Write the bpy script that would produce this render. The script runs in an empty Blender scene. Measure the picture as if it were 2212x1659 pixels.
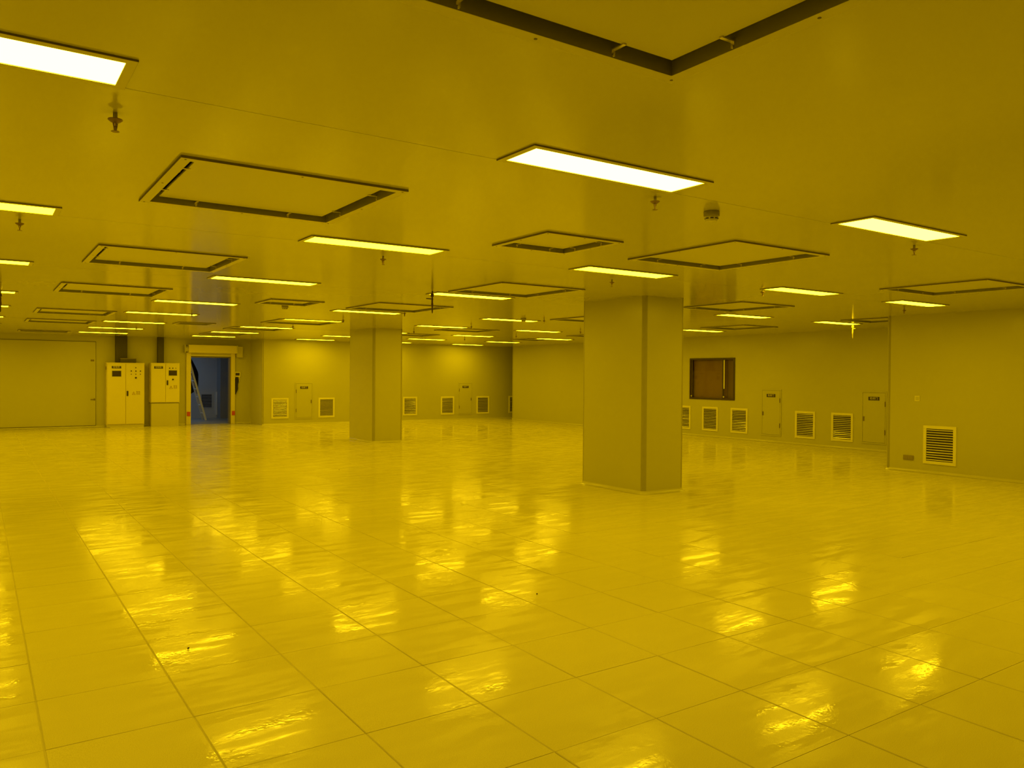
import bpy, bmesh, math, random
from mathutils import Vector, Matrix

random.seed(7)
SC = bpy.context.scene
COL = SC.collection
PI = math.pi
HC = 1.6            # camera height
HT = 2.712          # ceiling height

# ------------------------------------------------------------------ camera
F_PX, W_PX, H_PX = 1703.857, 2212.0, 1659.0
YAW, PITCH, ROLL = 0.974195, -0.009915, 0.007277
R0 = Vector((math.sin(YAW), -math.cos(YAW), 0)); F0 = Vector((math.cos(YAW), math.sin(YAW), 0)); Z = Vector((0, 0, 1))
CF = math.cos(PITCH) * F0 + math.sin(PITCH) * Z
CU0 = -math.sin(PITCH) * F0 + math.cos(PITCH) * Z
CR = math.cos(ROLL) * R0 + math.sin(ROLL) * CU0
CU = -math.sin(ROLL) * R0 + math.cos(ROLL) * CU0
cd = bpy.data.cameras.new('camera')
cam = bpy.data.objects.new('camera', cd); COL.objects.link(cam)
M = Matrix((CR, CU, -CF)).transposed().to_4x4(); M.translation = Vector((0, 0, HC))
cam.matrix_world = M
cd.sensor_fit = 'HORIZONTAL'; cd.sensor_width = 36.0
cd.lens = 36.0 * F_PX / W_PX
cd.clip_start = 0.05; cd.clip_end = 200
SC.camera = cam

# ------------------------------------------------------------------ world and exposure
wd = bpy.data.worlds.new('world'); SC.world = wd; wd.use_nodes = True
wd.node_tree.nodes['Background'].inputs[0].default_value = (0, 0, 0, 1)
wd.node_tree.nodes['Background'].inputs[1].default_value = 0.0
SC.view_settings.view_transform = 'Standard'; SC.view_settings.look = 'None'
SC.view_settings.exposure = 0.0; SC.view_settings.gamma = 1.0
SC.view_settings.use_curve_mapping = False
SC.cycles.use_denoising = True
SC.cycles.max_bounces = 10
SC.cycles.diffuse_bounces = 6
SC.cycles.caustics_reflective = True

# lamps of the hall (the diffusers themselves emit): strength and colour
LAMP_NEAR = (21.0, 14.2, 0.95)
LAMP_MID = (21.0, 14.2, 0.45)
LAMP_FAR = (21.0, 14.2, 0.17)
# daylight-coloured ceiling lamp of the room beyond the roller door
bl = bpy.data.lights.new('beyond_room_lamp', 'AREA'); bl.energy = 12.0; bl.color = (0.42, 0.66, 1.0)
bl.shape = 'RECTANGLE'; bl.size = 1.2; bl.size_y = 0.6
blo = bpy.data.objects.new('beyond_room_lamp', bl); COL.objects.link(blo); blo.location = (5.2, 28.6, 2.66)

# ------------------------------------------------------------------ materials
def mat(name, color, rough=0.5, metal=0.0, spec=0.5, noise=0.0, nscale=6.0, bump=0.0, bscale=30.0, rnoise=0.0, coat=0.0):
    m = bpy.data.materials.new(name); m.use_nodes = True
    nt = m.node_tree; b = nt.nodes['Principled BSDF']
    b.inputs['Base Color'].default_value = (*color, 1); b.inputs['Roughness'].default_value = rough
    b.inputs['Metallic'].default_value = metal; b.inputs['Specular IOR Level'].default_value = spec
    b.inputs['Coat Weight'].default_value = coat
    geo = nt.nodes.new('ShaderNodeNewGeometry')
    if noise or rnoise:
        n = nt.nodes.new('ShaderNodeTexNoise'); n.inputs['Scale'].default_value = nscale; n.inputs['Detail'].default_value = 4
        nt.links.new(geo.outputs['Position'], n.inputs['Vector'])
        if noise:
            mr = nt.nodes.new('ShaderNodeMapRange'); mr.inputs['To Min'].default_value = 1 - noise; mr.inputs['To Max'].default_value = 1 + noise
            nt.links.new(n.outputs['Fac'], mr.inputs['Value'])
            mx = nt.nodes.new('ShaderNodeVectorMath'); mx.operation = 'SCALE'; mx.inputs[0].default_value = color
            nt.links.new(mr.outputs['Result'], mx.inputs['Scale'])
            nt.links.new(mx.outputs['Vector'], b.inputs['Base Color'])
        if rnoise:
            m2 = nt.nodes.new('ShaderNodeMapRange'); m2.inputs['To Min'].default_value = max(0.02, rough - rnoise); m2.inputs['To Max'].default_value = rough + rnoise
            nt.links.new(n.outputs['Fac'], m2.inputs['Value']); nt.links.new(m2.outputs['Result'], b.inputs['Roughness'])
    if bump:
        n2 = nt.nodes.new('ShaderNodeTexNoise'); n2.inputs['Scale'].default_value = bscale; n2.inputs['Detail'].default_value = 2
        nt.links.new(geo.outputs['Position'], n2.inputs['Vector'])
        bp = nt.nodes.new('ShaderNodeBump'); bp.inputs['Strength'].default_value = 1.0; bp.inputs['Distance'].default_value = bump
        nt.links.new(n2.outputs['Fac'], bp.inputs['Height']); nt.links.new(bp.outputs['Normal'], b.inputs['Normal'])
    return m

def emat(name, rgb):
    m = bpy.data.materials.new(name); m.use_nodes = True
    nt = m.node_tree; nt.nodes.clear()
    e = nt.nodes.new('ShaderNodeEmission'); s = max(rgb)
    e.inputs[0].default_value = (rgb[0] / s, rgb[1] / s, rgb[2] / s, 1); e.inputs[1].default_value = s
    o = nt.nodes.new('ShaderNodeOutputMaterial'); nt.links.new(e.outputs[0], o.inputs[0])
    return m

def floor_mat():
    m = bpy.data.materials.new('vinyl_tile'); m.use_nodes = True
    nt = m.node_tree; b = nt.nodes['Principled BSDF']; L = nt.links.new
    geo = nt.nodes.new('ShaderNodeNewGeometry')
    sp = nt.nodes.new('ShaderNodeTexNoise'); sp.inputs['Scale'].default_value = 330; sp.inputs['Detail'].default_value = 1
    bl_ = nt.nodes.new('ShaderNodeTexNoise'); bl_.inputs['Scale'].default_value = 1.1; bl_.inputs['Detail'].default_value = 3
    L(geo.outputs['Position'], sp.inputs['Vector']); L(geo.outputs['Position'], bl_.inputs['Vector'])
    r1 = nt.nodes.new('ShaderNodeMapRange'); r1.inputs['From Min'].default_value = .3; r1.inputs['From Max'].default_value = .7; r1.inputs['To Min'].default_value = .88; r1.inputs['To Max'].default_value = 1.12
    r2 = nt.nodes.new('ShaderNodeMapRange'); r2.inputs['To Min'].default_value = .95; r2.inputs['To Max'].default_value = 1.05
    L(sp.outputs['Fac'], r1.inputs['Value']); L(bl_.outputs['Fac'], r2.inputs['Value'])
    mu = nt.nodes.new('ShaderNodeMath'); mu.operation = 'MULTIPLY'; L(r1.outputs['Result'], mu.inputs[0]); L(r2.outputs['Result'], mu.inputs[1])
    vm = nt.nodes.new('ShaderNodeVectorMath'); vm.operation = 'SCALE'; vm.inputs[0].default_value = (.69, .64, .115)
    L(mu.outputs[0], vm.inputs['Scale']); L(vm.outputs['Vector'], b.inputs['Base Color'])
    b.inputs['Roughness'].default_value = .10
    b.inputs['Specular IOR Level'].default_value = .15
    rr = nt.nodes.new('ShaderNodeMapRange'); rr.inputs['From Min'].default_value = .425; rr.inputs['From Max'].default_value = .55; rr.inputs['To Min'].default_value = .05; rr.inputs['To Max'].default_value = .21
    gl = nt.nodes.new('ShaderNodeTexNoise'); gl.inputs['Scale'].default_value = 3.5; gl.inputs['Detail'].default_value = 5; gl.inputs['Roughness'].default_value = .62
    mp = nt.nodes.new('ShaderNodeVectorMath'); mp.operation = 'MULTIPLY'; mp.inputs[1].default_value = (.55, 2.6, 1)   # rolled along X: the sheen runs in streaks
    L(geo.outputs['Position'], mp.inputs[0]); L(mp.outputs['Vector'], gl.inputs['Vector']); L(gl.outputs['Fac'], rr.inputs['Value']); L(rr.outputs['Result'], b.inputs['Roughness'])
    # slow waves of the sheet vinyl plus a fine grain
    w1 = nt.nodes.new('ShaderNodeTexNoise'); w1.inputs['Scale'].default_value = 6; w1.inputs['Detail'].default_value = 3.5
    w2 = nt.nodes.new('ShaderNodeTexNoise'); w2.inputs['Scale'].default_value = 42; w2.inputs['Detail'].default_value = 2
    L(geo.outputs['Position'], w1.inputs['Vector']); L(geo.outputs['Position'], w2.inputs['Vector'])
    b1 = nt.nodes.new('ShaderNodeBump'); b1.inputs['Strength'].default_value = 1; b1.inputs['Distance'].default_value = .0013
    b2 = nt.nodes.new('ShaderNodeBump'); b2.inputs['Strength'].default_value = 1; b2.inputs['Distance'].default_value = .00036
    L(w1.outputs['Fac'], b1.inputs['Height']); L(w2.outputs['Fac'], b2.inputs['Height'])
    L(b1.outputs['Normal'], b2.inputs['Normal']); L(b2.outputs['Normal'], b.inputs['Normal'])
    return m

def glass_mat():
    m = bpy.data.materials.new('window_glass'); m.use_nodes = True
    nt = m.node_tree; nt.nodes.clear(); L = nt.links.new
    t = nt.nodes.new('ShaderNodeBsdfTransparent'); t.inputs[0].default_value = (.86, .84, .8, 1)
    g = nt.nodes.new('ShaderNodeBsdfGlossy'); g.inputs['Roughness'].default_value = .02
    fr = nt.nodes.new('ShaderNodeFresnel'); fr.inputs[0].default_value = 1.5
    mx = nt.nodes.new('ShaderNodeMixShader'); o = nt.nodes.new('ShaderNodeOutputMaterial')
    gb = nt.nodes.new('ShaderNodeNewGeometry'); iv = nt.nodes.new('ShaderNodeMath'); iv.operation = 'SUBTRACT'; iv.inputs[0].default_value = 1.0; L(gb.outputs['Backfacing'], iv.inputs[1])
    ml = nt.nodes.new('ShaderNodeMath'); ml.operation = 'MULTIPLY'; L(fr.outputs[0], ml.inputs[0]); L(iv.outputs[0], ml.inputs[1])
    L(ml.outputs[0], mx.inputs[0]); L(t.outputs[0], mx.inputs[1]); L(g.outputs[0], mx.inputs[2]); L(mx.outputs[0], o.inputs[0])
    return m

WALLC = (.52, .50, .10)
MM = dict(
    wall=mat('coated_steel_wall', WALLC, .30, noise=.012, nscale=2.5, rnoise=.04),
    ceil=mat('coated_steel_ceiling', (.56, .535, .11), .13, noise=.012, nscale=1.7, rnoise=.03, bump=.0006, bscale=.9),
    col=mat('coated_steel_pillar', (.50, .48, .10), .28, noise=.012, nscale=2.2),
    post=mat('anodised_corner_post', (.36, .335, .08), .34, noise=.02, nscale=9),
    cove=mat('aluminium_cove', (.56, .53, .11), .2, noise=.02, nscale=12),
    joint=mat('joint_sealant', (.20, .18, .04), .7, noise=.05, nscale=20),
    joint_floor=mat('floor_joint', (.58, .53, .095), .7, noise=.05, nscale=20),
    white=mat('white_enamel', (.60, .575, .13), .33, noise=.01, nscale=8),
    cab=mat('cabinet_enamel', (.72, .65, .13), .4, noise=.012, nscale=7),
    cabgrey=mat('cabinet_grey_enamel', (.56, .52, .11), .45, noise=.012, nscale=7),
    ventframe=mat('vent_frame_enamel', (.80, .76, .2), .35, noise=.01, nscale=10),
    slat=mat('vent_slat_aluminium', (.62, .57, .15), .25, .3, noise=.04, nscale=14),
    void=mat('dark_void', (.025, .02, .008), .8, noise=.1, nscale=9),
    well=mat('grey_anodised_well', (.30, .28, .05), .45, noise=.04, nscale=11),
    rim=mat('dark_grey_and_edge_shade', (.20, .17, .035), .6, noise=.05, nscale=14),  # dark grey; on panel rims and lamp frames it paints edge shade
    clip=mat('plated_clip', (.80, .74, .25), .25, .5, noise=.05, nscale=30),
    dark=mat('dark_plastic', (.05, .035, .015), .45, noise=.1, nscale=15),
    hinge=mat('dark_hinge', (.22, .17, .04), .4, .3, noise=.05, nscale=25),
    sprink=mat('sprinkler_brass', (.22, .15, .04), .35, .55, noise=.08, nscale=40),
    pipe=mat('dark_pipe', (.10, .06, .02), .4, .3, noise=.08, nscale=30),
    palepipe=mat('plated_and_lit_pipe', (.40, .36, .12), .5, .1, noise=.05, nscale=30),
    duct=mat('dark_trunking', (.07, .06, .02), .5, noise=.06, nscale=8),
    screen=mat('touch_screen', (.06, .045, .02), .12, noise=.1, nscale=3),
    red=mat('red_sensor', (.55, .07, .02), .4, noise=.03, nscale=18),
    print_=mat('reddish_print', (.28, .13, .03), .6, noise=.05, nscale=50),
    letter=mat('white_lettering', (.72, .66, .3), .6, noise=.03, nscale=60),
    shadedbase=mat('detector_grey', (.34, .31, .08), .5, noise=.03, nscale=20),
    plate=mat('grey_socket_plate', (.30, .25, .06), .4, .2, noise=.04, nscale=20),
    winframe=mat('window_dark_frame', (.06, .035, .012), .35, noise=.08, nscale=12),
    olive=mat('olive_board', (.30, .21, .035), .6, noise=.05, nscale=3),
    brown=mat('brown_board', (.36, .24, .03), .6, noise=.05, nscale=3),
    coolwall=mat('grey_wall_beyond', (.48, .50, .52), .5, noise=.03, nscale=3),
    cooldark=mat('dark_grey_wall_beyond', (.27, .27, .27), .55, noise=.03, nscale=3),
    coolfloor=mat('grey_floor_beyond', (.36, .36, .34), .3, noise=.05, nscale=4),
    alu=mat('ladder_aluminium', (.80, .80, .74), .35, .3, noise=.05, nscale=14),
    cloth=mat('dark_cloth', (.035, .03, .02), .85, noise=.15, nscale=9, bump=.002, bscale=60),
    crumb=mat('dark_crumb', (.05, .03, .02), .8, noise=.1, nscale=50),
    lampA=emat('diffuser_near', LAMP_NEAR), lampM=emat('diffuser_mid', LAMP_MID), lampB=emat('diffuser', LAMP_FAR),
    floor=floor_mat(), glass=glass_mat(),
)

# ------------------------------------------------------------------ mesh helpers
class MB:
    def __init__(s): s.bm = bmesh.new()
    def box(s, x0, y0, z0, x1, y1, z1, bev=0.0):
        r = bmesh.ops.create_cube(s.bm, size=1.0); vs = r['verts']
        for v in vs:
            v.co = Vector(((x0 + x1) / 2 + v.co.x * (x1 - x0), (y0 + y1) / 2 + v.co.y * (y1 - y0), (z0 + z1) / 2 + v.co.z * (z1 - z0)))
        if bev:
            es = {e for v in vs for e in v.link_edges}
            bmesh.ops.bevel(s.bm, geom=list(es), offset=bev, segments=2, affect='EDGES', profile=.5)
        return s
    def cyl(s, p0, p1, r0, r1=None, n=14):
        p0, p1 = Vector(p0), Vector(p1); r1 = r0 if r1 is None else r1
        d = p1 - p0; q = d.to_track_quat('Z', 'Y').to_matrix().to_4x4()
        r = bmesh.ops.create_cone(s.bm, cap_ends=True, segments=n, radius1=r0, radius2=max(r1, 1e-5), depth=d.length,
                                  matrix=Matrix.Translation((p0 + p1) / 2) @ q)
        return s
    def lathe(s, prof, n=20, c=(0, 0, 0)):
        rings = []
        for r, z in prof:
            rings.append([s.bm.verts.new((c[0] + r * math.cos(2 * PI * k / n), c[1] + r * math.sin(2 * PI * k / n), c[2] + z)) for k in range(n)])
        for a, b in zip(rings, rings[1:]):
            for k in range(n):
                s.bm.faces.new((a[k], a[(k + 1) % n], b[(k + 1) % n], b[k]))
        s.bm.faces.new(rings[0][::-1]); s.bm.faces.new(rings[-1])
        return s
    def quad(s, *p):
        s.bm.faces.new([s.bm.verts.new(q) for q in p]); return s
    def prism(s, pts, d):
        """pts: closed polygon; extruded by vector d"""
        a = [s.bm.verts.new(p) for p in pts]; b = [s.bm.verts.new(Vector(p) + Vector(d)) for p in pts]
        s.bm.faces.new(a); s.bm.faces.new(b[::-1])
        for k in range(len(pts)):
            s.bm.faces.new((a[k], b[k], b[(k + 1) % len(pts)], a[(k + 1) % len(pts)]))
        return s
    def mesh(s, name, m, smooth=False):
        bmesh.ops.recalc_face_normals(s.bm, faces=s.bm.faces)
        me = bpy.data.meshes.new(name); s.bm.to_mesh(me); s.bm.free(); me.materials.append(m)
        if smooth:
            for p in me.polygons: p.use_smooth = True
            try: me.set_sharp_from_angle(angle=math.radians(40))
            except Exception: pass
        return me
    def build(s, name, m, parent=None, smooth=False):
        return link(name, s.mesh(name, m, smooth), parent)

def link(name, me, parent=None):
    o = bpy.data.objects.new(name, me); COL.objects.link(o)
    if parent: o.parent = parent
    return o

def tag(o, label=None, cat=None, group=None, kind=None):
    if label: o['label'] = label
    if cat: o['category'] = cat
    if group: o['group'] = group
    if kind: o['kind'] = kind
    return o

def thing(name, loc, rz=0.0, label=None, cat=None, group=None, kind=None):
    o = bpy.data.objects.new(name, None); COL.objects.link(o)
    o.empty_display_size = .1; o.location = loc; o.rotation_euler = (0, 0, rz)
    return tag(o, label, cat, group, kind)

def copy_tree(o, parent=None):
    c = o.copy(); COL.objects.link(c); c.parent = parent
    for ch in list(o.children): copy_tree(ch, c)
    return c

def struct(o, label=None):
    o['kind'] = 'structure'; o['category'] = 'structure'
    if label: o['label'] = label
    return o

def text_mesh(body, size, name='lettering'):
    cu = bpy.data.curves.new(name, 'FONT'); cu.body = body; cu.size = size; cu.align_x = 'CENTER'; cu.align_y = 'CENTER'; cu.extrude = .0006
    cu.resolution_u = 2
    o = bpy.data.objects.new(name, cu); COL.objects.link(o)
    dg = bpy.context.evaluated_depsgraph_get()
    me = bpy.data.meshes.new_from_object(o.evaluated_get(dg))
    bpy.data.objects.remove(o); bpy.data.curves.remove(cu)
    # text lies in XY: stand it up, facing -y
    me.transform(Matrix.Rotation(PI / 2, 4, 'X'))
    me.name = name
    return me

ORD = ['', 'first', 'second', 'third', 'fourth', 'fifth', 'sixth', 'seventh', 'eighth']

# ------------------------------------------------------------------ lattice of the hall
ROWS = [(.08, .34), (3.11, 3.37), (6.13, 6.40), (9.27, 9.53), (12.80, 13.06), (15.55, 15.81), (18.60, 18.86), (21.36, 21.62), (24.03, 24.29)]
COLS = {'z': -3.60, 'a': -.74, 'b': 2.245, 'c': 5.10, 'd': 8.14, 'e': 10.83, 'f': 13.64}
LEN = 1.18
# recessed ceiling filter panels: outer x0,y0,x1,y1
FFU = [
    ('P', .86, .83, 2.15, 2.12), ('A', .86, 4.27, 2.14, 5.53), ('B', 3.61, 4.85, 4.39, 5.63), ('C', 5.06, 4.26, 6.32, 5.53), ('W', 9.22, 4.26, 10.44, 5.52),
    ('D', .87, 7.62, 2.13, 8.91), ('E', 5.13, 7.78, 6.40, 9.06), ('U', 9.22, 7.62, 10.43, 8.88), ('X', 13.62, 7.92, 14.60, 8.93),
    ('F', .86, 11.06, 2.13, 12.33), ('K', 3.58, 11.58, 4.40, 12.40), ('O', 5.08, 11.09, 6.38, 12.42), ('R', 9.27, 11.1, 10.45, 12.35), ('V', 13.32, 10.96, 14.43, 12.18),
    ('G', .86, 15.74, 2.10, 16.97), ('J', 3.59, 18.0, 4.36, 18.7), ('L', 5.02, 15.66, 6.36, 16.98), ('Q', 9.25, 16.0, 10.50, 17.03), ('S', 13.34, 15.86, 14.5, 17.02),
    ('H', .86, 18.88, 2.12, 20.08), ('M', 4.98, 18.92, 6.27, 19.92), ('N', 5.08, 21.7, 6.24, 22.9), ('T', 13.42, 18.95, 14.42, 19.85), ('Y', 9.25, 18.9, 10.45, 19.88), ('I', .90, 23.98, 2.08, 24.72),
]
FL = .052  # flange width

# ------------------------------------------------------------------ setting: ceiling
X0, X1, Y0, Y1 = -6.0, 19.3, -3.0, 26.35
seams = [Y0] + [r[1] + .036 for r in ROWS] + [Y1]
ceil = thing('ceiling', (0, 0, HT)); struct(ceil, 'smooth glossy ceiling of long coated panels with fine joints')
for a, b in zip(seams, seams[1:]):
    g = .002
    ya, yb = a + g, b - g
    HE = FL - .007
    holes = [(h[1] + HE, max(h[2] + HE, ya), h[3] - HE, min(h[4] - HE, yb)) for h in FFU if h[2] < yb and h[4] > ya]
    xs = sorted({X0, X1} | {v for h in holes for v in (h[0], h[2])}); ys = sorted({ya, yb} | {v for h in holes for v in (h[1], h[3])})
    bm = bmesh.new(); vt = {}
    def V(x, y):
        if (x, y) not in vt: vt[(x, y)] = bm.verts.new((x, y, 0))
        return vt[(x, y)]
    for i in range(len(xs) - 1):
        for j in range(len(ys) - 1):
            mx, my = (xs[i] + xs[i + 1]) / 2, (ys[j] + ys[j + 1]) / 2
            if any(h[0] < mx < h[2] and h[1] < my < h[3] for h in holes): continue
            bm.faces.new((V(xs[i], ys[j]), V(xs[i], ys[j + 1]), V(xs[i + 1], ys[j + 1]), V(xs[i + 1], ys[j])))
    bmesh.ops.recalc_face_normals(bm, faces=bm.faces)
    r = bmesh.ops.extrude_face_region(bm, geom=list(bm.faces))
    for e in r['geom']:
        if isinstance(e, bmesh.types.BMVert): e.co.z += .05
    mb = MB(); mb.bm.free(); mb.bm = bm
    mb.build('ceiling_panel', MM['ceil'], ceil)
mb = MB().box(X0, Y0, .16, X1, Y1, .2); mb.build('ceiling_deck', MM['void'], ceil)
mb = MB()
for s_ in seams[1:-1]: mb.box(X0, s_ - .012, .012, X1, s_ + .012, .05)
o = mb.build('ceiling_joint_strip', MM['joint'], ceil); o['kind'] = 'stuff'

# ------------------------------------------------------------------ setting: floor
fl = MB().box(X0, Y0, -.12, X1, Y1, -.003).build('floor', MM['joint_floor']); struct(fl, 'glossy yellow lit vinyl tile floor')
T = .6
def proj(p):
    d = Vector(p) - Vector((0, 0, HC)); w = d.dot(CF)
    if w < .2: return None
    return W_PX / 2 + F_PX * d.dot(CR) / w, H_PX / 2 - F_PX * d.dot(CU) / w
tm = bmesh.new()
def tile_bm(bm, cx, cy, gx=.0012, gy=.0007, ex=.0046, ey=.0012):
    hx, hy = T / 2 - gx, T / 2 - gy
    lo = [bm.verts.new((cx + sx * hx, cy + sy * hy, -.0024)) for sx, sy in ((-1, -1), (1, -1), (1, 1), (-1, 1))]
    hi = [bm.verts.new((cx + sx * (hx - ex), cy + sy * (hy - ey), 0)) for sx, sy in ((-1, -1), (1, -1), (1, 1), (-1, 1))]
    bm.faces.new(hi)
    for k in range(4): bm.faces.new((lo[k], lo[(k + 1) % 4], hi[(k + 1) % 4], hi[k])).material_index = 1
tile_bm(tm, 0, 0)
tme = bpy.data.meshes.new('floor_tile'); tm.to_mesh(tme); tm.free(); tme.materials.append(MM['floor']); tme.materials.append(MM['joint_floor'])
cand = []
for i in range(-12, 34):
    for j in range(-11, 41):
        cx, cy = .24 + T * i + T / 2, 3.26 + T * j + T / 2
        if cx < X0 + .3 or cx > 16.6 or cy < Y0 + .3 or cy > 26.2: continue
        if cx > 13.5 and cy < 7.7: continue
        vis = any((q := proj((cx + a, cy + b, 0))) and -20 < q[0] < W_PX + 20 and q[1] < H_PX + 40 for a in (-.3, .3) for b in (-.3, .3))
        cand.append((0 if vis else 1, cx * cx + cy * cy, cx, cy))
cand.sort()
for v, d, cx, cy in cand[:300]:
    o = link('floor_tile', tme, fl); o.location = (cx, cy, 0)
    o.rotation_euler = (random.gauss(0, .0012), random.gauss(0, .0012), 0)
bm = bmesh.new()
for v, d, cx, cy in cand[300:]: tile_bm(bm, cx, cy)
me = bpy.data.meshes.new('far_floor_tiles'); bm.to_mesh(me); bm.free(); me.materials.append(MM['floor']); me.materials.append(MM['joint_floor'])
o = link('far_floor_tiles', me, fl); o['kind'] = 'stuff'

# ------------------------------------------------------------------ setting: walls
XR, YB, YL, XB = 16.42, 24.95, 26.2, 13.4
DO = (5.575, 6.785, 2.235)                 # roller door opening x0,x1,height
WI = (13.795, 15.37, 1.005, 2.128)         # window y0,y1,z0,z1
mb = MB()
mb.box(X0, YL, 0, DO[0], YL + .15, HT); mb.box(DO[1], YL, 0, 7.6, YL + .15, HT); mb.box(DO[0], YL, DO[2], DO[1], YL + .15, HT)
struct(mb.build('wall_left', MM['wall']), 'plain coated wall behind the cabinets and roller door')
mb = MB().box(7.435, YB, 0, X1, YB + .15, HT).box(7.435, YB + .15, 0, 7.63, YL + .15, HT)
struct(mb.build('wall_back', MM['wall']), 'far wall with low vents and two small doors')
mb = MB()
mb.box(XR, 7.85, 0, XR + .15, WI[0], HT); mb.box(XR, WI[1], 0, XR + .15, 24.15, HT)
mb.box(XR, WI[0], 0, XR + .15, WI[1], WI[2]); mb.box(XR, WI[0], WI[3], XR + .15, WI[1], HT)
mb.box(XR + .15, 24.0, 0, X1, 24.15, HT)
struct(mb.build('wall_right', MM['wall']), 'right hand wall with window, vents and small doors')
mb = MB().box(XB, Y0, 0, XB + .15, 7.85, HT).box(XB + .15, 7.70, 0, XR, 7.85, HT)
struct(mb.build('wall_front', MM['wall']), 'nearer wall at the right edge with one big vent')
struct(MB().box(X0 - .15, Y0, 0, X0, Y1, HT).build('wall_side', MM['wall']))
struct(MB().box(X0, Y0 - .15, 0, XB, Y0, HT).build('wall_near', MM['wall']))
struct(MB().box(X1, 24.0, 0, X1 + .15, YB + .15, HT).build('wall_end', MM['wall']))
# dark room behind the window
struct(MB().box(XR + 1.25, 12.4, 0, XR + 1.35, 16.6, HT).build('wall_behind_window', MM['brown']))
struct(MB().box(XR + .15, 12.3, 0, XR + 1.25, 12.4, HT).box(XR + .15, 16.6, 0, XR + 1.25, 16.7, HT).build('wall_window_side', MM['brown']))

# coved skirting along every wall, rounded corner posts
def cove(name, p, q, n, r=.045):
    """concave quarter round from p to q (floor line), n = direction from wall into the room"""
    p, q, n = Vector((*p, 0)), Vector((*q, 0)), Vector((*n, 0))
    bm = bmesh.new(); K = 6; A, B = [], []
    for k in range(K + 1):
        t = PI / 2 * k / K
        off = n * (r - r * math.sin(t)) + Z * (r - r * math.cos(t))
        off = n * (r * (1 - math.sin(t)) + .0015) + Z * (r * (1 - math.cos(t)) + .0015)
        A.append(bm.verts.new(p + off)); B.append(bm.verts.new(q + off))
    for k in range(K): bm.faces.new((A[k], A[k + 1], B[k + 1], B[k]))
    m_ = MB(); m_.bm.free(); m_.bm = bm
    return struct(m_.build(name, MM['cove'], smooth=True))
cove('baseboard_left', (X0, YL), (5.42, YL), (0, -1))
cove('baseboard_left_end', (6.93, YL), (7.435, YL), (0, -1))
cove('baseboard_back', (7.435, YB), (X1, YB), (0, -1))
cove('baseboard_right', (XR, 7.85), (XR, 24.15), (-1, 0))
cove('baseboard_front', (XB, Y0), (XB, 7.85), (-1, 0))
def post(name, x, y, r=.04):
    o = MB().cyl((x, y, 0), (x, y, HT), r, n=24).build(name, MM['post'], smooth=True); struct(o)
post('trim_1', XB + .032, 7.85 - .032)
post('trim_2', 7.435 + .032, YB + .032)
post('trim_3', XR + .032, 24.15 - .032, .036)

# columns: steel panels between rounded corner posts
def column(x0, y0, x1, y1, label):
    t = thing('column', ((x0 + x1) / 2, (y0 + y1) / 2, 0)); struct(t, label)
    hx, hy, r = (x1 - x0) / 2, (y1 - y0) / 2, .052
    MB().box(-hx + .03, -hy + .03, 0, hx - .03, hy - .03, HT).build('column_core', MM['void'], t)
    for sx, sy in ((-1, -1), (1, -1), (1, 1), (-1, 1)):
        cx, cy = sx * (hx - r), sy * (hy - r)
        MB().cyl((cx, cy, .045), (cx, cy, HT), r, n=32).build('corner_post', MM['post'], t, True)
    g = r + .004
    MB().box(-hx + g, -hy, .045, hx - g, -hy + .03, HT).build('steel_panel', MM['col'], t)
    MB().box(-hx + g, hy - .03, .045, hx - g, hy, HT).build('steel_panel', MM['col'], t)
    MB().box(-hx, -hy + g, .045, -hx + .03, hy - g, HT).build('steel_panel', MM['col'], t)
    MB().box(hx - .03, -hy + g, .045, hx, hy - g, HT).build('steel_panel', MM['col'], t)
    # flared cove at the foot, following the rounded plan
    bm = bmesh.new(); rings = []
    K = 6; rr = .045
    for k in range(K + 1):
        tt = PI / 2 * k / K; o_ = rr * (1 - math.sin(tt)); z = .0015 + rr * (1 - math.cos(tt)); ring = []
        for sx, sy, a0 in ((1, 1, 0), (-1, 1, 90), (-1, -1, 180), (1, -1, 270)):
            for q in range(7):
                a = math.radians(a0 + 15 * q)
                ring.append(bm.verts.new((sx * (hx - r) + (r + o_) * math.cos(a), sy * (hy - r) + (r + o_) * math.sin(a), z)))
        rings.append(ring)
    n = len(rings[0])
    for a, b in zip(rings, rings[1:]):
        for q in range(n): bm.faces.new((a[q], a[(q + 1) % n], b[(q + 1) % n], b[q]))
    m_ = MB(); m_.bm.free(); m_.bm = bm
    m_.build('foot_cove', MM['cove'], t, True)
    return t
column(7.50, 7.85, 8.274, 9.18, 'large nearer square pillar with rounded dark corner posts')
column(7.73, 17.20, 8.50, 18.65, 'farther square pillar left of the middle')

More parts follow.
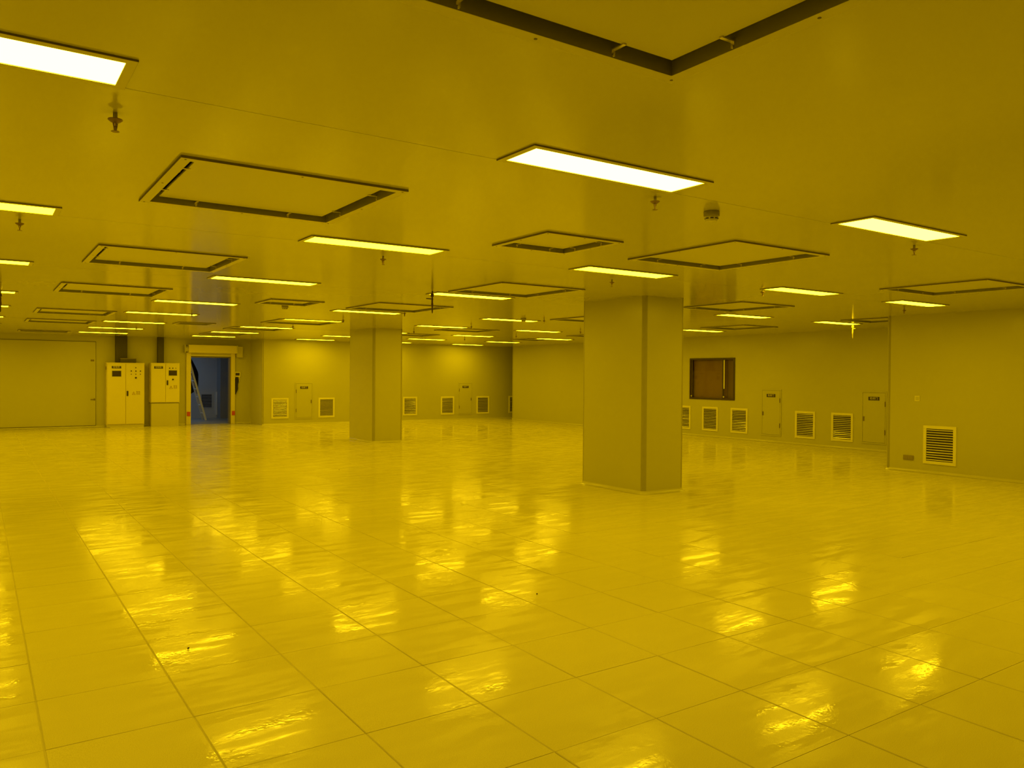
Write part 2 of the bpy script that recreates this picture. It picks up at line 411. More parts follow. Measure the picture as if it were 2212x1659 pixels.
# ------------------------------------------------------------------ ceiling lights
def ring(mb, x0, y0, x1, y1, w, z0, z1):
    mb.box(x0, y0, z0, x1, y0 + w, z1); mb.box(x0, y1 - w, z0, x1, y1, z1)
    mb.box(x0, y0 + w, z0, x0 + w, y1 - w, z1); mb.box(x1 - w, y0 + w, z0, x1, y1 - w, z1)
    return mb
def light_meshes(lm):
    hx, hy = LEN / 2, .13
    fr = ring(MB(), -hx - .036, -hy - .036, hx + .036, hy + .036, .036, -.008, -.0005).mesh('frame', MM['white'])
    rm = ring(MB(), -hx - .037, -hy - .037, hx + .037, hy + .037, .0009, -.0075, -.0003).mesh('frame_edge_shade', MM['rim'])  # thin dark skin painting the shade on the frame's outer sides
    bm = bmesh.new()
    bm.faces.new([bm.verts.new(p) for p in ((-hx, -hy, -.005), (-hx, hy, -.005), (hx, hy, -.005), (hx, -hy, -.005))])
    bmesh.ops.recalc_face_normals(bm, faces=bm.faces)
    for f in bm.faces:
        if f.normal.z > 0: f.normal_flip()
    df = bpy.data.meshes.new('diffuser'); bm.to_mesh(df); bm.free(); df.materials.append(lm)
    return fr, rm, df
LA = light_meshes(MM['lampA'])
LB = (LA[0], LA[1], LA[2].copy()); LB[2].materials[0] = MM['lampB']
LM = (LA[0], LA[1], LA[2].copy()); LM[2].materials[0] = MM['lampM']
VIS = {1: 'abc', 2: 'abcde', 3: 'abcef', 4: 'abcdf', 5: 'abcde', 6: 'abcdef', 7: 'bcdef', 8: 'bcdef'}
for r, (ya, yb) in enumerate(ROWS):
    for c, xa in COLS.items():
        if c == 'f' and r < 3: continue
        vis = c in VIS.get(r, '')
        if r == 0 and c not in 'cd': continue
        cx, cy = xa * (1.019 if r == 8 else 1) + LEN / 2, (ya + yb) / 2
        if vis:
            n = VIS[r].index(c) + 1
            lab = f"lit ceiling light panel, {ORD[n]} from the left in the {ORD[r]} row from camera"
            if (r, c) == (1, 'a'): lab = 'big white lit ceiling light panel cut off by the top left edge'
            if (r, c) == (1, 'b'): lab = 'big white lit ceiling light panel in front of the nearer pillar top'
            if (r, c) == (2, 'c'): lab = 'lit ceiling light panel at the top of the nearer pillar'
        elif r == 3 and c == 'd': lab = 'lit ceiling light panel hidden behind the nearer pillar'
        else: lab = 'lit ceiling light panel outside the picture or hidden in the rows'
        t = thing('ceiling_light', (cx, cy, HT), 0, lab, 'light', 'rows of ceiling light panels')
        fr, rm, df = LB if r != 1 else LA if c in 'zab' else LM
        link('frame', fr, t); link('edge_shade', rm, t); link('diffuser', df, t)

# ------------------------------------------------------------------ recessed ceiling filter panels
CLIP = MB().box(-.007, -.052, -.005, .007, .010, -.0005).box(-.008, .006, -.016, .008, .0115, .002).cyl((0, .012, -.022), (0, .003, -.022), .005, n=10).mesh('clip', MM['clip'])
FLAB = {
    'P': 'big dark framed recessed ceiling panel cut off by the top edge', 'A': 'large dark framed recessed ceiling panel right of the first hanging sprinkler',
    'B': 'small square recessed ceiling panel left of the nearer pillar top', 'C': 'large recessed ceiling panel just right of the nearer pillar top',
    'W': 'recessed ceiling panel at the right edge above the nearer wall', 'D': 'recessed ceiling panel in left column, second from the camera',
    'E': 'recessed ceiling panel beside the hanging dark drop pipe, touching nearer pillar', 'U': 'recessed ceiling panel just right of nearer pillar, above the window',
    'X': 'recessed ceiling panel partly hidden by the edge of the nearer wall', 'F': 'recessed ceiling panel in left column, third from the camera',
    'K': 'small square recessed ceiling panel with smoke detector just below it', 'O': 'recessed ceiling panel right above the farther pillar top',
    'R': 'recessed ceiling panel half hidden at the left side of nearer pillar', 'V': 'faint recessed ceiling panel right of nearer pillar, farthest above the window',
    'G': 'recessed ceiling panel in left column, fourth from the camera', 'J': 'small dark recessed ceiling panel above the roller shutter door',
    'L': 'recessed ceiling panel left of the farther pillar, crossed by a light', 'Q': 'recessed ceiling panel right of farther pillar, above the far small door',
    'S': 'sliver of recessed ceiling panel at left side of nearer pillar', 'H': 'recessed ceiling panel in left column, fifth from the camera',
    'M': 'recessed ceiling panel behind a light, left of the bright wall patch', 'N': 'farthest recessed ceiling panel above the roller shutter door',
    'T': 'far recessed ceiling panel at corner of the far right wall', 'Y': 'recessed ceiling panel at right side of the farther pillar', 'I': 'last recessed ceiling panel in left column, above the big double door',
}
for k, x0, y0, x1, y1 in FFU:
    t = thing('ceiling_filter_panel', ((x0 + x1) / 2, (y0 + y1) / 2, HT), 0, FLAB[k], 'panel', 'recessed ceiling panels')
    hx, hy = (x1 - x0) / 2, (y1 - y0) / 2
    ring(MB(), -hx, -hy, hx, hy, FL + .002, -.014, -.0004).build('flange', MM['white'], t)
    ring(MB(), -hx - .0009, -hy - .0009, hx + .0009, hy + .0009, .0009, -.0135, -.0002).build('rim', MM['rim'], t)  # outer flange faces coloured dark to stand for their shade
    ix, iy = hx - FL, hy - FL
    ring(MB(), -ix - .001, -iy - .001, ix + .001, iy + .001, .004, -.0137, .060).build('well', MM['well'], t)
    px, py = ix - .049, iy - .049
    MB().box(-px, -py, .016, px, py, .03, .003).build('cover_plate', MM['white'], t)
    MB().box(-ix - .004, -iy - .004, .06, ix + .004, iy + .004, .065).build('backing', MM['void'], t)
    if k in 'PABCDEUFKOWG':
        for sx, sy, rz, hl in ((0, -1, PI, ix), (0, 1, 0, ix), (-1, 0, PI / 2, iy), (1, 0, -PI / 2, iy)):
            for f in (-.52, .52):
                o = link('clip', CLIP, t)
                o.location = (sx * ix + (f * hl if sy else 0), sy * iy + (f * hl if sx else 0), .016); o.rotation_euler = (0, 0, rz)
                o.location.x -= sx * .0115; o.location.y -= sy * .0115
        mb = MB()
        for sx in (-1, 0, 1):
            for sy in (-1, 0, 1):
                if sx or sy: mb.cyl((sx * (hx - FL / 2), sy * (hy - FL / 2), -.0155), (sx * (hx - FL / 2), sy * (hy - FL / 2), -.0135), .006, n=8)
        o = mb.build('flange_screws', MM['rim'], t); o['kind'] = 'stuff'

# ------------------------------------------------------------------ sprinklers, detectors, drop pipes
s0 = thing('sprinkler', (0, 0, HT))
MB().cyl((0, 0, 0), (0, 0, -.03), .009).build('stem', MM['palepipe'], s0, True)
MB().lathe([(.010, -.026), (.029, -.028), (.030, -.031), (.022, -.038), (.012, -.044), (.009, -.046)]).build('cup', MM['sprink'], s0, True)
mb = MB().cyl((0, 0, -.044), (0, 0, -.058), .008).cyl((-.009, 0, -.046), (-.003, 0, -.079), .0028, n=8).cyl((.009, 0, -.046), (.003, 0, -.079), .0028, n=8).cyl((0, 0, -.058), (0, 0, -.079), .0035, n=8)
mb.build('body', MM['sprink'], s0, True)
MB().lathe([(.002, -.078), (.016, -.079), (.017, -.081), (.003, -.082)]).build('deflector', MM['sprink'], s0, True)
SPR = [(.49, 3.75, 'sprinkler hanging below the big top left light, nearest of all'), (3.46, 3.54, 'sprinkler hanging just right below the big light before the nearer pillar'),
       (.26, 6.76, 'sprinkler at the left edge below the second row light'), (3.14, 6.78, 'sprinkler just below second row light left of the nearer pillar'),
       (6.45, 3.56, 'sprinkler under the white light near the top right'), (6.01, 6.83, 'sprinkler against the upper part of the nearer pillar'),
       (8.18, 6.45, 'sprinkler under the light right of the nearer pillar top'), (12.07, 6.81, 'sprinkler under the light on the nearer right wall'),
       (5.98, 14.74, 'sprinkler at right end of the light left of farther pillar'), (5.90, 17.49, 'sprinkler hanging below the panel left of the farther pillar'),
       (9.13, 12.35, 'sprinkler between the fourth row light and the nearer pillar'), (9.03, 14.91, 'sprinkler at right end of fifth row light right of farther pillar'),
       (8.96, 17.53, 'sprinkler just right of the farther pillar top'), (6.17, 12.43, 'sprinkler under the panel at the farther pillar top right'),
       (12.00, 20.19, 'sprinkler above the far bright wall patch right of farther pillar'), (3.19, 20.82, 'sprinkler above the right end of the light over the left cabinet'),
       (3.23, 15.1, 'sprinkler at right end of the fifth row light above the cabinets'), (12.04, 14.81, 'sprinkler at the left edge of the nearer pillar, high up'),
       (12.10, 17.63, 'sprinkler near the top corner of the jutting far right wall'), (3.24, 23.95, 'sprinkler just above the left cabinet trunking')]
for k, (x, y, lab) in enumerate(SPR):
    o = s0 if k == 0 else copy_tree(s0)
    o.location = (x, y, HT); o.rotation_euler.z = .4 + k * .7
    tag(o, lab, 'sprinkler', 'pendant sprinklers on the ceiling')

d0 = thing('smoke_detector', (0, 0, HT))
MB().lathe([(.050, 0), (.053, -.004), (.053, -.030), (.050, -.034)], 28).build('base', MM['shadedbase'], d0, True)  # base greyed to paint the shading of its side
MB().lathe([(.042, -.033), (.043, -.040), (.041, -.056), (.034, -.066), (.02, -.069)], 28).build('head', MM['white'], d0, True)
mb = MB()
for k in range(8):
    a = 2 * PI * k / 8; c, s = math.cos(a), math.sin(a)
    mb.cyl((c * .040 - s * .010, s * .040 + c * .010, -.049), (c * .040 + s * .010, s * .040 - c * .010, -.049), .005, n=6)
o = mb.build('slots', MM['dark'], d0); o['kind'] = 'stuff'
for k, (x, y, lab) in enumerate([(4.07, 3.63, 'round smoke detector right of the big light before the nearer pillar'),
                                 (4.12, 12.60, 'small round smoke detector just below the small square ceiling panel'),
                                 (8.69, 12.42, 'round smoke detector overlapping the light left of the nearer pillar')]):
    o = d0 if k == 0 else copy_tree(d0)
    o.location = (x, y, HT); o.rotation_euler.z = .3 * k
    tag(o, lab, 'detector', 'smoke detectors on the ceiling')

def drop_pipe(x, y, label, m, rz):
    t = thing('drop_pipe', (x, y, HT), rz, label, 'pipe', 'capped pipes hanging from the ceiling')
    MB().cyl((0, 0, 0), (0, 0, -.05), .011).build('upper_pipe', m, t, True)
    MB().lathe([(.012, -.03), (.022, -.036), (.022, -.046), (.014, -.05), (.024, -.056), (.024, -.072), (.013, -.078)], 16).build('valve_body', m, t, True)
    MB().cyl((.014, 0, -.104), (-.082, 0, -.098), .008, .0065).build('lever', m, t, True)
    MB().lathe([(.011, -.076), (.013, -.1), (.014, -.15), (.017, -.17), (.015, -.19), (.010, -.21), (.009, -.27), (.006, -.29)], 14).build('lower_pipe', m, t, True)
drop_pipe(4.97, 9.20, 'dark capped pipe with side lever hanging left of the middle light', MM['pipe'], -.6)
drop_pipe(14.76, 9.40, 'capped pipe coloured pale as lit, hanging at a light beside the nearer wall edge', MM['palepipe'], 1.2)  # same kind of pipe, coloured paler to paint the light on it
drop_pipe(.27, 12.80, 'dark capped pipe hanging at the left picture edge over a light', MM['pipe'], .5)

# ------------------------------------------------------------------ wall vents
RY, RX = 0.0, -PI / 2     # items on walls facing -Y / facing -X : local x right, z up, -y towards the room
SW, SH, SB = .55, .65, .052
def vent_meshes(w, h, b, n):
    iw, ih = w / 2 - b, h / 2 - b
    mb = MB()
    mb.box(-w / 2, -.016, -h / 2, w / 2, .004, -ih, .003); mb.box(-w / 2, -.016, ih, w / 2, .004, h / 2, .003)
    mb.box(-w / 2, -.0155, -ih, -iw, .004, ih, .003); mb.box(iw, -.0155, -ih, w / 2, .004, ih, .003)
    fr = mb.mesh('frame', MM['ventframe'])
    st = 2 * ih / n; hh = st * .22
    sl = MB().prism([(-iw, -.013, -hh), (-iw, -.0125, -hh + .002), (-iw, -.0005, hh), (-iw, -.002, hh)], (2 * iw, 0, 0)).mesh('slat', MM['slat'])
    bk = MB().box(-iw, -.0004, -ih, iw, .002, ih).mesh('backing', MM['void'])
    return fr, sl, bk, ih, st, n
VM = vent_meshes(SW, SH, SB, 13)
def vent(p, rz, label, vm=VM, group='louvred wall vents'):
    t = thing('wall_vent', p, rz, label, 'vent', group)
    fr, sl, bk, ih, st, n = vm
    link('frame', fr, t); link('backing', bk, t)
    for k in range(n):
        o = link('slat', sl, t); o.location = (0, 0, -ih + st * (k + .5)); o.rotation_euler = (random.gauss(0, .05), random.gauss(0, .004), 0)
zc = .485
vent((XB - .001, 6.917, .487), RX, 'biggest wall vent with pale frame, on the nearer right wall')
for y, lab in ((15.60, 'wall vent mostly hidden by the right side of nearer pillar'), (14.625, 'wall vent under the left part of the dark window'),
               (13.643, 'wall vent under the right corner of the dark window'), (11.67, 'shiny slatted wall vent just right of the right wall small door'),
               (10.692, 'wall vent just left of the small door at nearer wall edge')):
    vent((XR - .001, y, zc), RX, lab)
for x, lab in ((8.007, 'wall vent left of the small door under bright wall patch'), (9.554, 'wall vent between that small door and the farther pillar'),
               (12.615, 'wall vent touching the right side of the farther pillar'), (14.121, 'wall vent left of the far small door'),
               (15.634, 'wall vent right of the far small door'), (17.073, 'dark wall vent half hidden by the jutting far corner')):
    vent((x, YB - .001, .522), RY, lab)

# ------------------------------------------------------------------ small service doors
TXT = text_mesh('检修门', .062)
TXT.materials.clear(); TXT.materials.append(MM['letter'])
def sign(parent, x, z, y, w, h, txt):
    MB().box(x - w / 2 - .008, y - .003, z - h / 2 - .010, x + w / 2 + .008, y - .0005, z + h / 2 + .008).build('sign_border', MM['white'], parent)
    MB().box(x - w / 2, y - .007, z - h / 2, x + w / 2, y - .003, z + h / 2, .0015).build('sign', MM['dark'], parent)
    o = link('lettering', txt, parent); o.location = (x, y - .0078, z)
def service_door(p, rz, hinge, label):
    """p on the wall at floor level, centre of the door; hinge -1 left / +1 right"""
    t = thing('access_door', p, rz, label, 'door', 'small service doors in the walls')
    w, z0, z1 = .30, .155, 1.325
    mb = MB()
    b = .032
    mb.box(-w, -.014, z0, w, .002, z0 + b, .003); mb.box(-w, -.014, z1 - b, w, .002, z1, .003)
    mb.box(-w, -.0135, z0 + b, -w + b, .002, z1 - b, .003); mb.box(w - b, -.0135, z0 + b, w, .002, z1 - b, .003)
    mb.build('frame', MM['wall'], t)
    MB().box(-w + b, -.0035, z0 + b, w - b, -.001, z1 - b).build('gap', MM['joint'], t)
    lf = MB().box(-w + b + .005, -.011, z0 + b + .005, w - b - .005, -.0035, z1 - b - .005, .002).build('door_leaf', MM['wall'], t)
    for zz in (z0 + .27, z1 - .28):
        MB().cyl((hinge * (w - b - .004), -.018, zz - .055), (hinge * (w - b - .004), -.018, zz + .055), .011).build('hinge', MM['hinge'], t, True)
    MB().box(-hinge * (w - b - .03) - .014, -.026, .66, -hinge * (w - b - .03) + .014, -.010, .76, .004).build('latch', MM['hinge'], lf)
    sign(lf, 0, 1.162, -.0105, .262, .082, TXT)
service_door((XR, 12.648, 0), RX, 1, 'small service door with dark sign between right wall vents')
service_door((XR, 9.92, 0), RX, 1, 'small service door with dark sign at the nearer wall edge')
service_door((8.791, YB, .02), RY, -1, 'small service door with dark sign under the bright wall patch')
service_door((14.874, YB, .031), RY, -1, 'small service door with dark sign on the far shaded wall')

# ------------------------------------------------------------------ window on the right wall
win = thing('window_1', (XR, (WI[0] + WI[1]) / 2, WI[2]), RX); struct(win, 'dark framed sliding window with pale vertical edge')
hw, wh = (WI[1] - WI[0]) / 2, WI[3] - WI[2]
mb = MB()
mb.box(-hw, -.018, 0, hw, .10, .045); mb.box(-hw, -.018, wh - .045, hw, .10, wh); mb.box(-hw, -.018, .045, -hw + .035, .10, wh - .045); mb.box(hw - .05, -.018, .045, hw, .10, wh - .045)
mb.build('window_frame', MM['winframe'], win)
xb = (14.582 - 14.172)   # pale bar, local x (towards -Y)
pn = MB().box(-hw + .06, .030, .045, xb + .02, .036, wh - .045).build('window_pane', MM['glass'], win)
MB().box(-hw + .035, .022, .045, -hw + .062, .044, wh - .045).build('pane_edge', MM['hinge'], pn)
MB().box(xb - .07, .022, .045, xb - .025, .044, wh - .045).build('pane_stile', MM['winframe'], pn)
MB().box(xb - .016, .010, .30, xb + .016, .030, wh - .06, .004).build('pull_bar', MM['ventframe'], pn)
MB().box(xb - .02, .060, .045, hw - .05, .066, wh - .045).build('window_pane', MM['glass'], win)
for xx in (-hw + .055, xb):
    MB().cyl((xx, -.004, .085), (xx, .03, .085), .020, n=14).build('roller_stop', MM['clip'], win, True)
MB().box(-hw + .03, .105, .03, xb + .03, .112, wh - .03).build('inner_blind', MM['brown'], win)
MB().box(xb + .03, .118, .03, hw - .03, .125, wh - .03).build('inner_blind', MM['olive'], win)

# ------------------------------------------------------------------ switch and socket plates on the nearer wall
t = thing('light_switch', (XB, 7.307, 1.267), RX, 'small square white switch plate on the nearer right wall', 'switch')
MB().box(-.044, -.010, -.046, .044, 0, .046, .004).build('plate', MM['ventframe'], t)
MB().box(-.030, -.014, -.030, -.001, -.008, .030, .002).build('rocker', MM['white'], t); MB().box(.001, -.014, -.030, .030, -.008, .030, .002).build('rocker', MM['white'], t)
t = thing('wall_socket', (XB, 7.452, .237), RX, 'low grey double socket plate left of the biggest vent', 'socket')
MB().box(-.092, -.012, -.043, .092, 0, .043, .004).build('plate', MM['plate'], t)
for s in (-1, 1): MB().box(s * .045 - .034, -.015, -.032, s * .045 + .034, -.010, .032, .003).build('socket_face', MM['plate'], t)

# ------------------------------------------------------------------ big double door on the left wall
dd = thing('door_2', (1.73, YL, 0)); struct(dd, 'big plain flush door leaf at the left edge')
w0, w1, h1 = -2.75, 1.195, 2.535
MB().box(w0, -.012, 0.05, w1, -.001, h1).build('door_seal', MM['joint'], dd)
for a, b in ((w0 + .012, -1.308), (-1.300, w1 - .012)):
    lf = MB().box(a, -.030, .06, b, -.012, h1 - .014, .003).build('door_leaf', MM['wall'], dd)
MB().box(1.045, -.065, .817, 1.175, -.05, .835, .004).box(1.14, -.055, .80, 1.165, -.028, .86, .004).build('door_handle', MM['hinge'], lf)
MB().box(1.05, -.040, 1.945, 1.145, -.028, 2.00, .003).build('door_lock', MM['hinge'], lf)

# ------------------------------------------------------------------ control cabinets
def warning(parent, x, y, z, txt):
    h = .062
    mb = MB()
    tri = [(x - .115, z - .05), (x - .015, z - .05), (x - .065, z + .045)]
    c = Vector((x - .065, z - .02))
    for k in range(3):
        a, b = Vector(tri[k]), Vector(tri[(k + 1) % 3])
        ai, bi = c + (a - c) * .72, c + (b - c) * .72
        mb.prism([(a.x, y, a.y), (b.x, y, b.y), (bi.x, y, bi.y), (ai.x, y, ai.y)], (0, -.0008, 0))
    mb.prism([(x - .062, y, z + .012), (x - .079, y, z - .018), (x - .066, y, z - .018), (x - .070, y, z - .040), (x - .052, y, z - .008), (x - .064, y, z - .008)], (0, -.0008, 0))
    mb.build('warning_mark', MM['print_'], parent)
    o = link('warning_text', txt, parent); o.location = (x + .058, y - .0008, z)
WT = text_mesh('有电\n危险', .056); WT.materials.clear(); WT.materials.append(MM['print_'])
C1 = text_mesh('配电柜', .060); C1.materials.clear(); C1.materials.append(MM['letter'])
C2 = text_mesh('控制柜', .060); C2.materials.clear(); C2.materials.append(MM['letter'])
def knob(name, x, y, z, r, m, parent, d=.022):
    return MB().cyl((x, y, z), (x, y - d * .4, z), r * 1.35).cyl((x, y - d * .4, z), (x, y - d, z), r).build(name, m, parent, True)

t = thing('control_cabinet', (0, 25.8, 0), 0, 'tall two door control cabinet with screen beside the big door', 'cabinet')
MB().box(3.155, .004, .085, 4.178, .395, 1.915, .004).build('body', MM['cab'], t)
MB().box(3.165, .012, 0, 4.168, .39, .085).build('plinth', MM['cabgrey'], t)
MB().box(3.165, -.004, 0, 3.25, .02, .022, .003).build('foot', MM['palepipe'], t)
dl = MB().box(3.172, -.018, .10, 3.658, .004, 1.885, .004).build('door', MM['cab'], t)
dr = MB().box(3.672, -.018, .10, 4.160, .004, 1.885, .004).build('door', MM['cab'], t)
sign(dl, 3.416, 1.778, -.018, .25, .066, C1)
MB().box(3.287, -.021, 1.485, 3.555, -.017, 1.69, .002).build('screen_bezel', MM['white'], dl)
MB().box(3.303, -.023, 1.506, 3.541, -.020, 1.672, .001).build('screen', MM['screen'], dl)
MB().box(3.691, -.040, .928, 3.735, -.017, 1.080, .006).build('handle', MM['dark'], dr)
for x in (3.815, 3.938, 4.062):
    knob('indicator_lamp', x, -.018, 1.672, .013, MM['dark'], dr); knob('push_button', x, -.018, 1.575, .012, MM['hinge'], dr, .014)
knob('indicator_lamp', 3.938, -.018, 1.770, .012, MM['dark'], dr)
knob('rotary_switch', 3.938, -.018, 1.470, .020, MM['dark'], dr, .035)
warning(dr, 3.945, -.0183, 1.015, WT)
MB().box(3.128, -.01, 1.70, 3.155, .02, 1.80, .004).build('side_hinge', MM['hinge'], t)

t = thing('control_cabinet', (0, 25.8, 0), 0, 'split control cabinet with screen on its right, beside roller door', 'cabinet')
MB().box(4.372, .016, 0, 5.150, .395, .702, .004).build('lower_body', MM['cabgrey'], t)
MB().box(4.358, .004, .716, 5.170, .395, 1.925, .004).build('upper_body', MM['cab'], t)
MB().box(4.37, .012, .700, 5.155, .39, .718).build('joint_shadow_gap', MM['void'], t)
dl = MB().box(4.370, -.016, .735, 4.762, .004, 1.905, .004).build('door', MM['cab'], t)
dr = MB().box(4.770, -.016, .735, 5.158, .004, 1.905, .004).build('door', MM['cab'], t)
sign(dl, 4.566, 1.786, -.016, .243, .070, C2)
MB().box(4.841, -.019, 1.528, 5.101, -.015, 1.714, .002).build('screen_bezel', MM['white'], dr)
MB().box(4.855, -.021, 1.543, 5.089, -.018, 1.700, .001).build('screen', MM['screen'], dr)
MB().box(4.798, -.038, 1.254, 4.838, -.015, 1.397, .006).build('handle', MM['dark'], dr)
for x, m in ((4.880, 'dark'), (4.970, 'dark'), (5.058, 'palepipe')): knob('indicator_lamp', x, -.016, 1.768, .013, MM[m], dr)
knob('rotary_switch', 4.975, -.016, 1.425, .019, MM['dark'], dr, .035)
warning(dr, 4.985, -.0163, 1.19, WT)

tag(MB().box(3.430, 26.02, 1.915, 3.742, YL, HT - .002, .004).build('cable_trunking', MM['duct']), 'wide dark cable trunking rising from the left cabinet to ceiling', 'trunking', 'cable trunking above the cabinets')
tag(MB().box(4.592, 26.02, 1.925, 4.762, YL, HT - .002, .004).build('cable_trunking', MM['duct']), 'narrow dark cable trunking rising from the split cabinet to ceiling', 'trunking', 'cable trunking above the cabinets')
t = thing('junction_box', (3.745, 25.93, 1.915), 0, 'flat dark box lying on top of the left cabinet', 'box')
MB().box(-.215, -.08, 0, .215, .08, .125, .012).build('box_body', MM['duct'], t)
MB().box(-.222, -.086, .105, .222, .086, .137, .012).build('box_lid', MM['rim'], t)

# ------------------------------------------------------------------ roller shutter door and what hangs beside it
rd = thing('door_1', (0, YL, 0)); struct(rd, 'open roller shutter door with pale frame and red sensors')
for a, b in ((5.432, 5.570), (6.792, 6.920)):
    MB().box(a, -.075, 0, b, 0, 2.262, .006).build('side_rail', MM['cab'], rd)
hb = MB().box(5.462, -.26, 2.262, 6.950, 0, 2.510, .010).build('header_housing', MM['cab'], rd)
MB().box(6.915, -.262, 2.256, 6.958, -.002, 2.516, .004).build('housing_end_cap', MM['white'], hb)
MB().box(6.950, -.22, 2.146, 7.128, 0, 2.492, .012).build('motor_cover', MM['cabgrey'], rd)
MB().cyl((5.385, -.13, 2.375), (5.462, -.13, 2.375), .085, n=20).box(5.362, -.19, 2.255, 5.388, -.05, 2.51, .004).build('shaft_end', MM['white'], rd)
cu = MB().box(5.570, -.045, 2.170, 6.792, -.030, 2.262).build('curtain', MM['cabgrey'], rd)
MB().box(5.572, -.062, 2.165, 6.790, -.020, 2.192, .004).build('bottom_bar', MM['ventframe'], cu)
MB().box(5.575, .0, 2.12, 6.785, .12, 2.165).build('lintel_lining', MM['rim'], rd)
MB().box(6.755, -.07, 0, 6.793, .15, 2.165).build('side_lining', MM['rim'], rd)
for a in (5.450, 6.820):
    MB().box(a, -.098, .275, a + .098, -.074, .412, .006).build('safety_sensor', MM['red'], rd)
t = thing('control_box', (7.015, YL, 1.51), 0, 'small pale control box with dark display right of roller door', 'control box')
MB().box(-.085, -.045, 0, .085, 0, .165, .006).build('box_body', MM['ventframe'], t)
MB().box(-.072, -.049, .045, .055, -.044, .130, .002).build('display', MM['screen'], t)
# dark strap bundle hanging under the box
bm = bmesh.new(); N = 16; rings = []
for k in range(N + 1):
    f = k / N; z = 1.505 - .56 * f
    w = .030 + .030 * math.sin(PI * min(1, f * 1.05)) + .012 * math.sin(f * 11); cx = 6.99 - .055 * f; d = .020 + .010 * math.sin(f * 9)
    ring_ = []
    for q in range(12):
        a = 2 * PI * q / 12; wob = 1 + .18 * math.sin(3 * a + f * 5)
        ring_.append(bm.verts.new((cx + w * math.cos(a) * wob, YL - .045 + d * math.sin(a) * wob, z)))
    rings.append(ring_)
for a, b in zip(rings, rings[1:]):
    for q in range(12): bm.faces.new((a[q], a[(q + 1) % 12], b[(q + 1) % 12], b[q]))
bm.faces.new(rings[0]); bm.faces.new(rings[-1][::-1])
m_ = MB(); m_.bm.free(); m_.bm = bm
tag(m_.build('strap_bundle', MM['cloth'], None, True), 'dark bundle of straps hanging below the small control box', 'straps')
mb = MB()
pts = [(7.075, YL - .03, 1.512), (7.082, YL - .035, 1.46), (7.078, YL - .035, 1.40), (7.062, YL - .03, 1.36), (7.05, YL - .03, 1.41), (7.056, YL - .03, 1.512)]
for a, b in zip(pts, pts[1:]): mb.cyl(a, b, .008, n=8)
tag(mb.build('cord_loop', MM['ventframe'], None, True), 'pale cord loop hanging below the small control box', 'cord')

# ------------------------------------------------------------------ grey room beyond the roller door
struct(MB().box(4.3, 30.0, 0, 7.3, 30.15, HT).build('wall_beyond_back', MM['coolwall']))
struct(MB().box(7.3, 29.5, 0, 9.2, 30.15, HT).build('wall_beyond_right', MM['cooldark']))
struct(MB().box(4.15, YL + .15, 0, 4.3, 30.15, HT).box(9.2, YL + .15, 0, 9.35, 30.15, HT).build('wall_beyond_side', MM['coolwall']))
struct(MB().box(4.15, YL + .151, 0, DO[0], YL + .17, HT).box(DO[1], YL + .151, 0, 9.35, YL + .17, HT).build('wall_beyond_near', MM['coolwall']))
struct(MB().box(4.15, YL, -.1, 9.35, 30.15, 0.001).build('floor_beyond', MM['coolfloor']))
struct(MB().box(4.15, YL + .15, HT, 9.35, 30.15, HT + .1).build('ceiling_beyond', MM['coolwall']))
mb = MB().box(7.262, 29.94, .10, 7.298, 30.0, .95, .006); tag(mb.build('corner_guard', MM['alu']), 'pale upright corner guard on the wall seen through roller door', 'corner guard')
VB = vent_meshes(.43, .55, .035, 9)
vf, vs, vb, ih, st, n_ = VB
vf.materials[0] = MM['coolwall']; vs.materials[0] = MM['cooldark']
vent((6.935, 29.999, .62), RY, 'grey wall vent seen through the open roller door', VB)
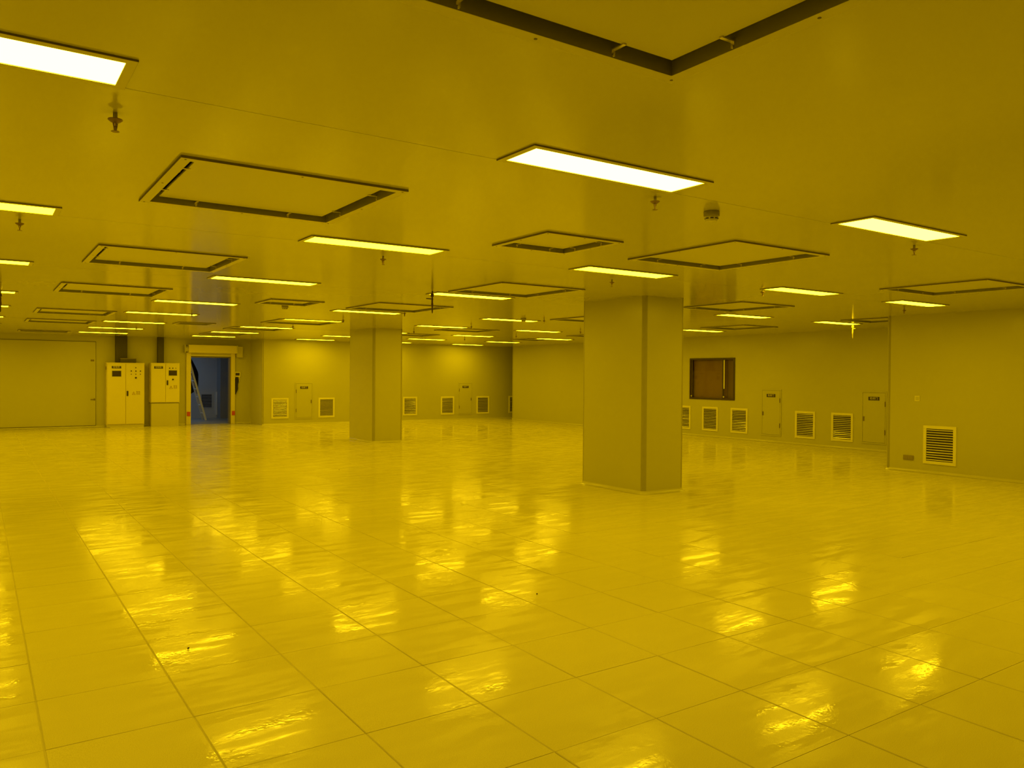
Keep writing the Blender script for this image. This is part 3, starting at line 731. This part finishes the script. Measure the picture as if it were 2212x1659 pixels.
# leaning ladder with a dark cloth over it
t = thing('ladder', (6.50, 28.3, 0), 0, 'aluminium ladder leaning in the grey room beyond roller door', 'ladder')
bot, top = Vector((.02, 0, .012)), Vector((-.62, 0, 2.42))
u = (top - bot).normalized(); nn = Vector((u.z, 0, -u.x))
for dy in (0, .42):
    a, b = bot + Vector((0, dy, 0)), top + Vector((0, dy, 0))
    pr_ = [a + nn * .032 + Vector((0, -.013, 0)), a - nn * .032 + Vector((0, -.013, 0)), a - nn * .032 + Vector((0, .013, 0)), a + nn * .032 + Vector((0, .013, 0))]
    MB().prism(pr_, b - a).build('rail', MM['alu'], t)
for k in range(8):
    p = bot + (top - bot) * (.10 + .115 * k)
    MB().cyl(p + Vector((0, .013, 0)), p + Vector((0, .407, 0)), .016, n=10).build('rung', MM['alu'], t, True)
bm = bmesh.new(); g = []
NX, NZ = 8, 14
for j in range(NZ + 1):
    f = j / NZ; z = 2.25 - 1.32 * f
    xl = 5.80 + .10 * f; xr = 6.10 + .30 * min(1, f * 2.2) - .10 * max(0, f - .55)
    g.append([bm.verts.new((xl + (xr - xl) * i / NX, 28.80 + .05 * math.sin(i * 1.7 + 2 * f) + .03 * math.cos(j * .9), z + .05 * math.sin(i * 1.3) * f)) for i in range(NX + 1)])
for j in range(NZ):
    for i in range(NX): bm.faces.new((g[j][i], g[j][i + 1], g[j + 1][i + 1], g[j + 1][i]))
bmesh.ops.solidify(bm, geom=list(bm.faces), thickness=.012)
m_ = MB(); m_.bm.free(); m_.bm = bm
tag(m_.build('hanging_cloth', MM['cloth'], None, True), 'dark cloth draped over the ladder beyond the roller door', 'cloth')

# ------------------------------------------------------------------ crumbs on the floor
for k, (x, y, lab) in enumerate([(1.02, 4.83, 'tiny dark crumb on the near left floor tile'), (5.05, 12.60, 'tiny dark crumb on the far floor left of farther pillar'),
                                 (3.40, 4.66, 'tiny dark crumb on the middle of the near floor')]):
    bm = bmesh.new(); bmesh.ops.create_icosphere(bm, subdivisions=1, radius=.006)
    for v in bm.verts: v.co *= random.uniform(.7, 1.3)
    m_ = MB(); m_.bm.free(); m_.bm = bm
    o = m_.build('crumb', MM['crumb'], None, True); o.location = (x, y, .006); tag(o, lab, 'crumb', 'dark crumbs on the floor')
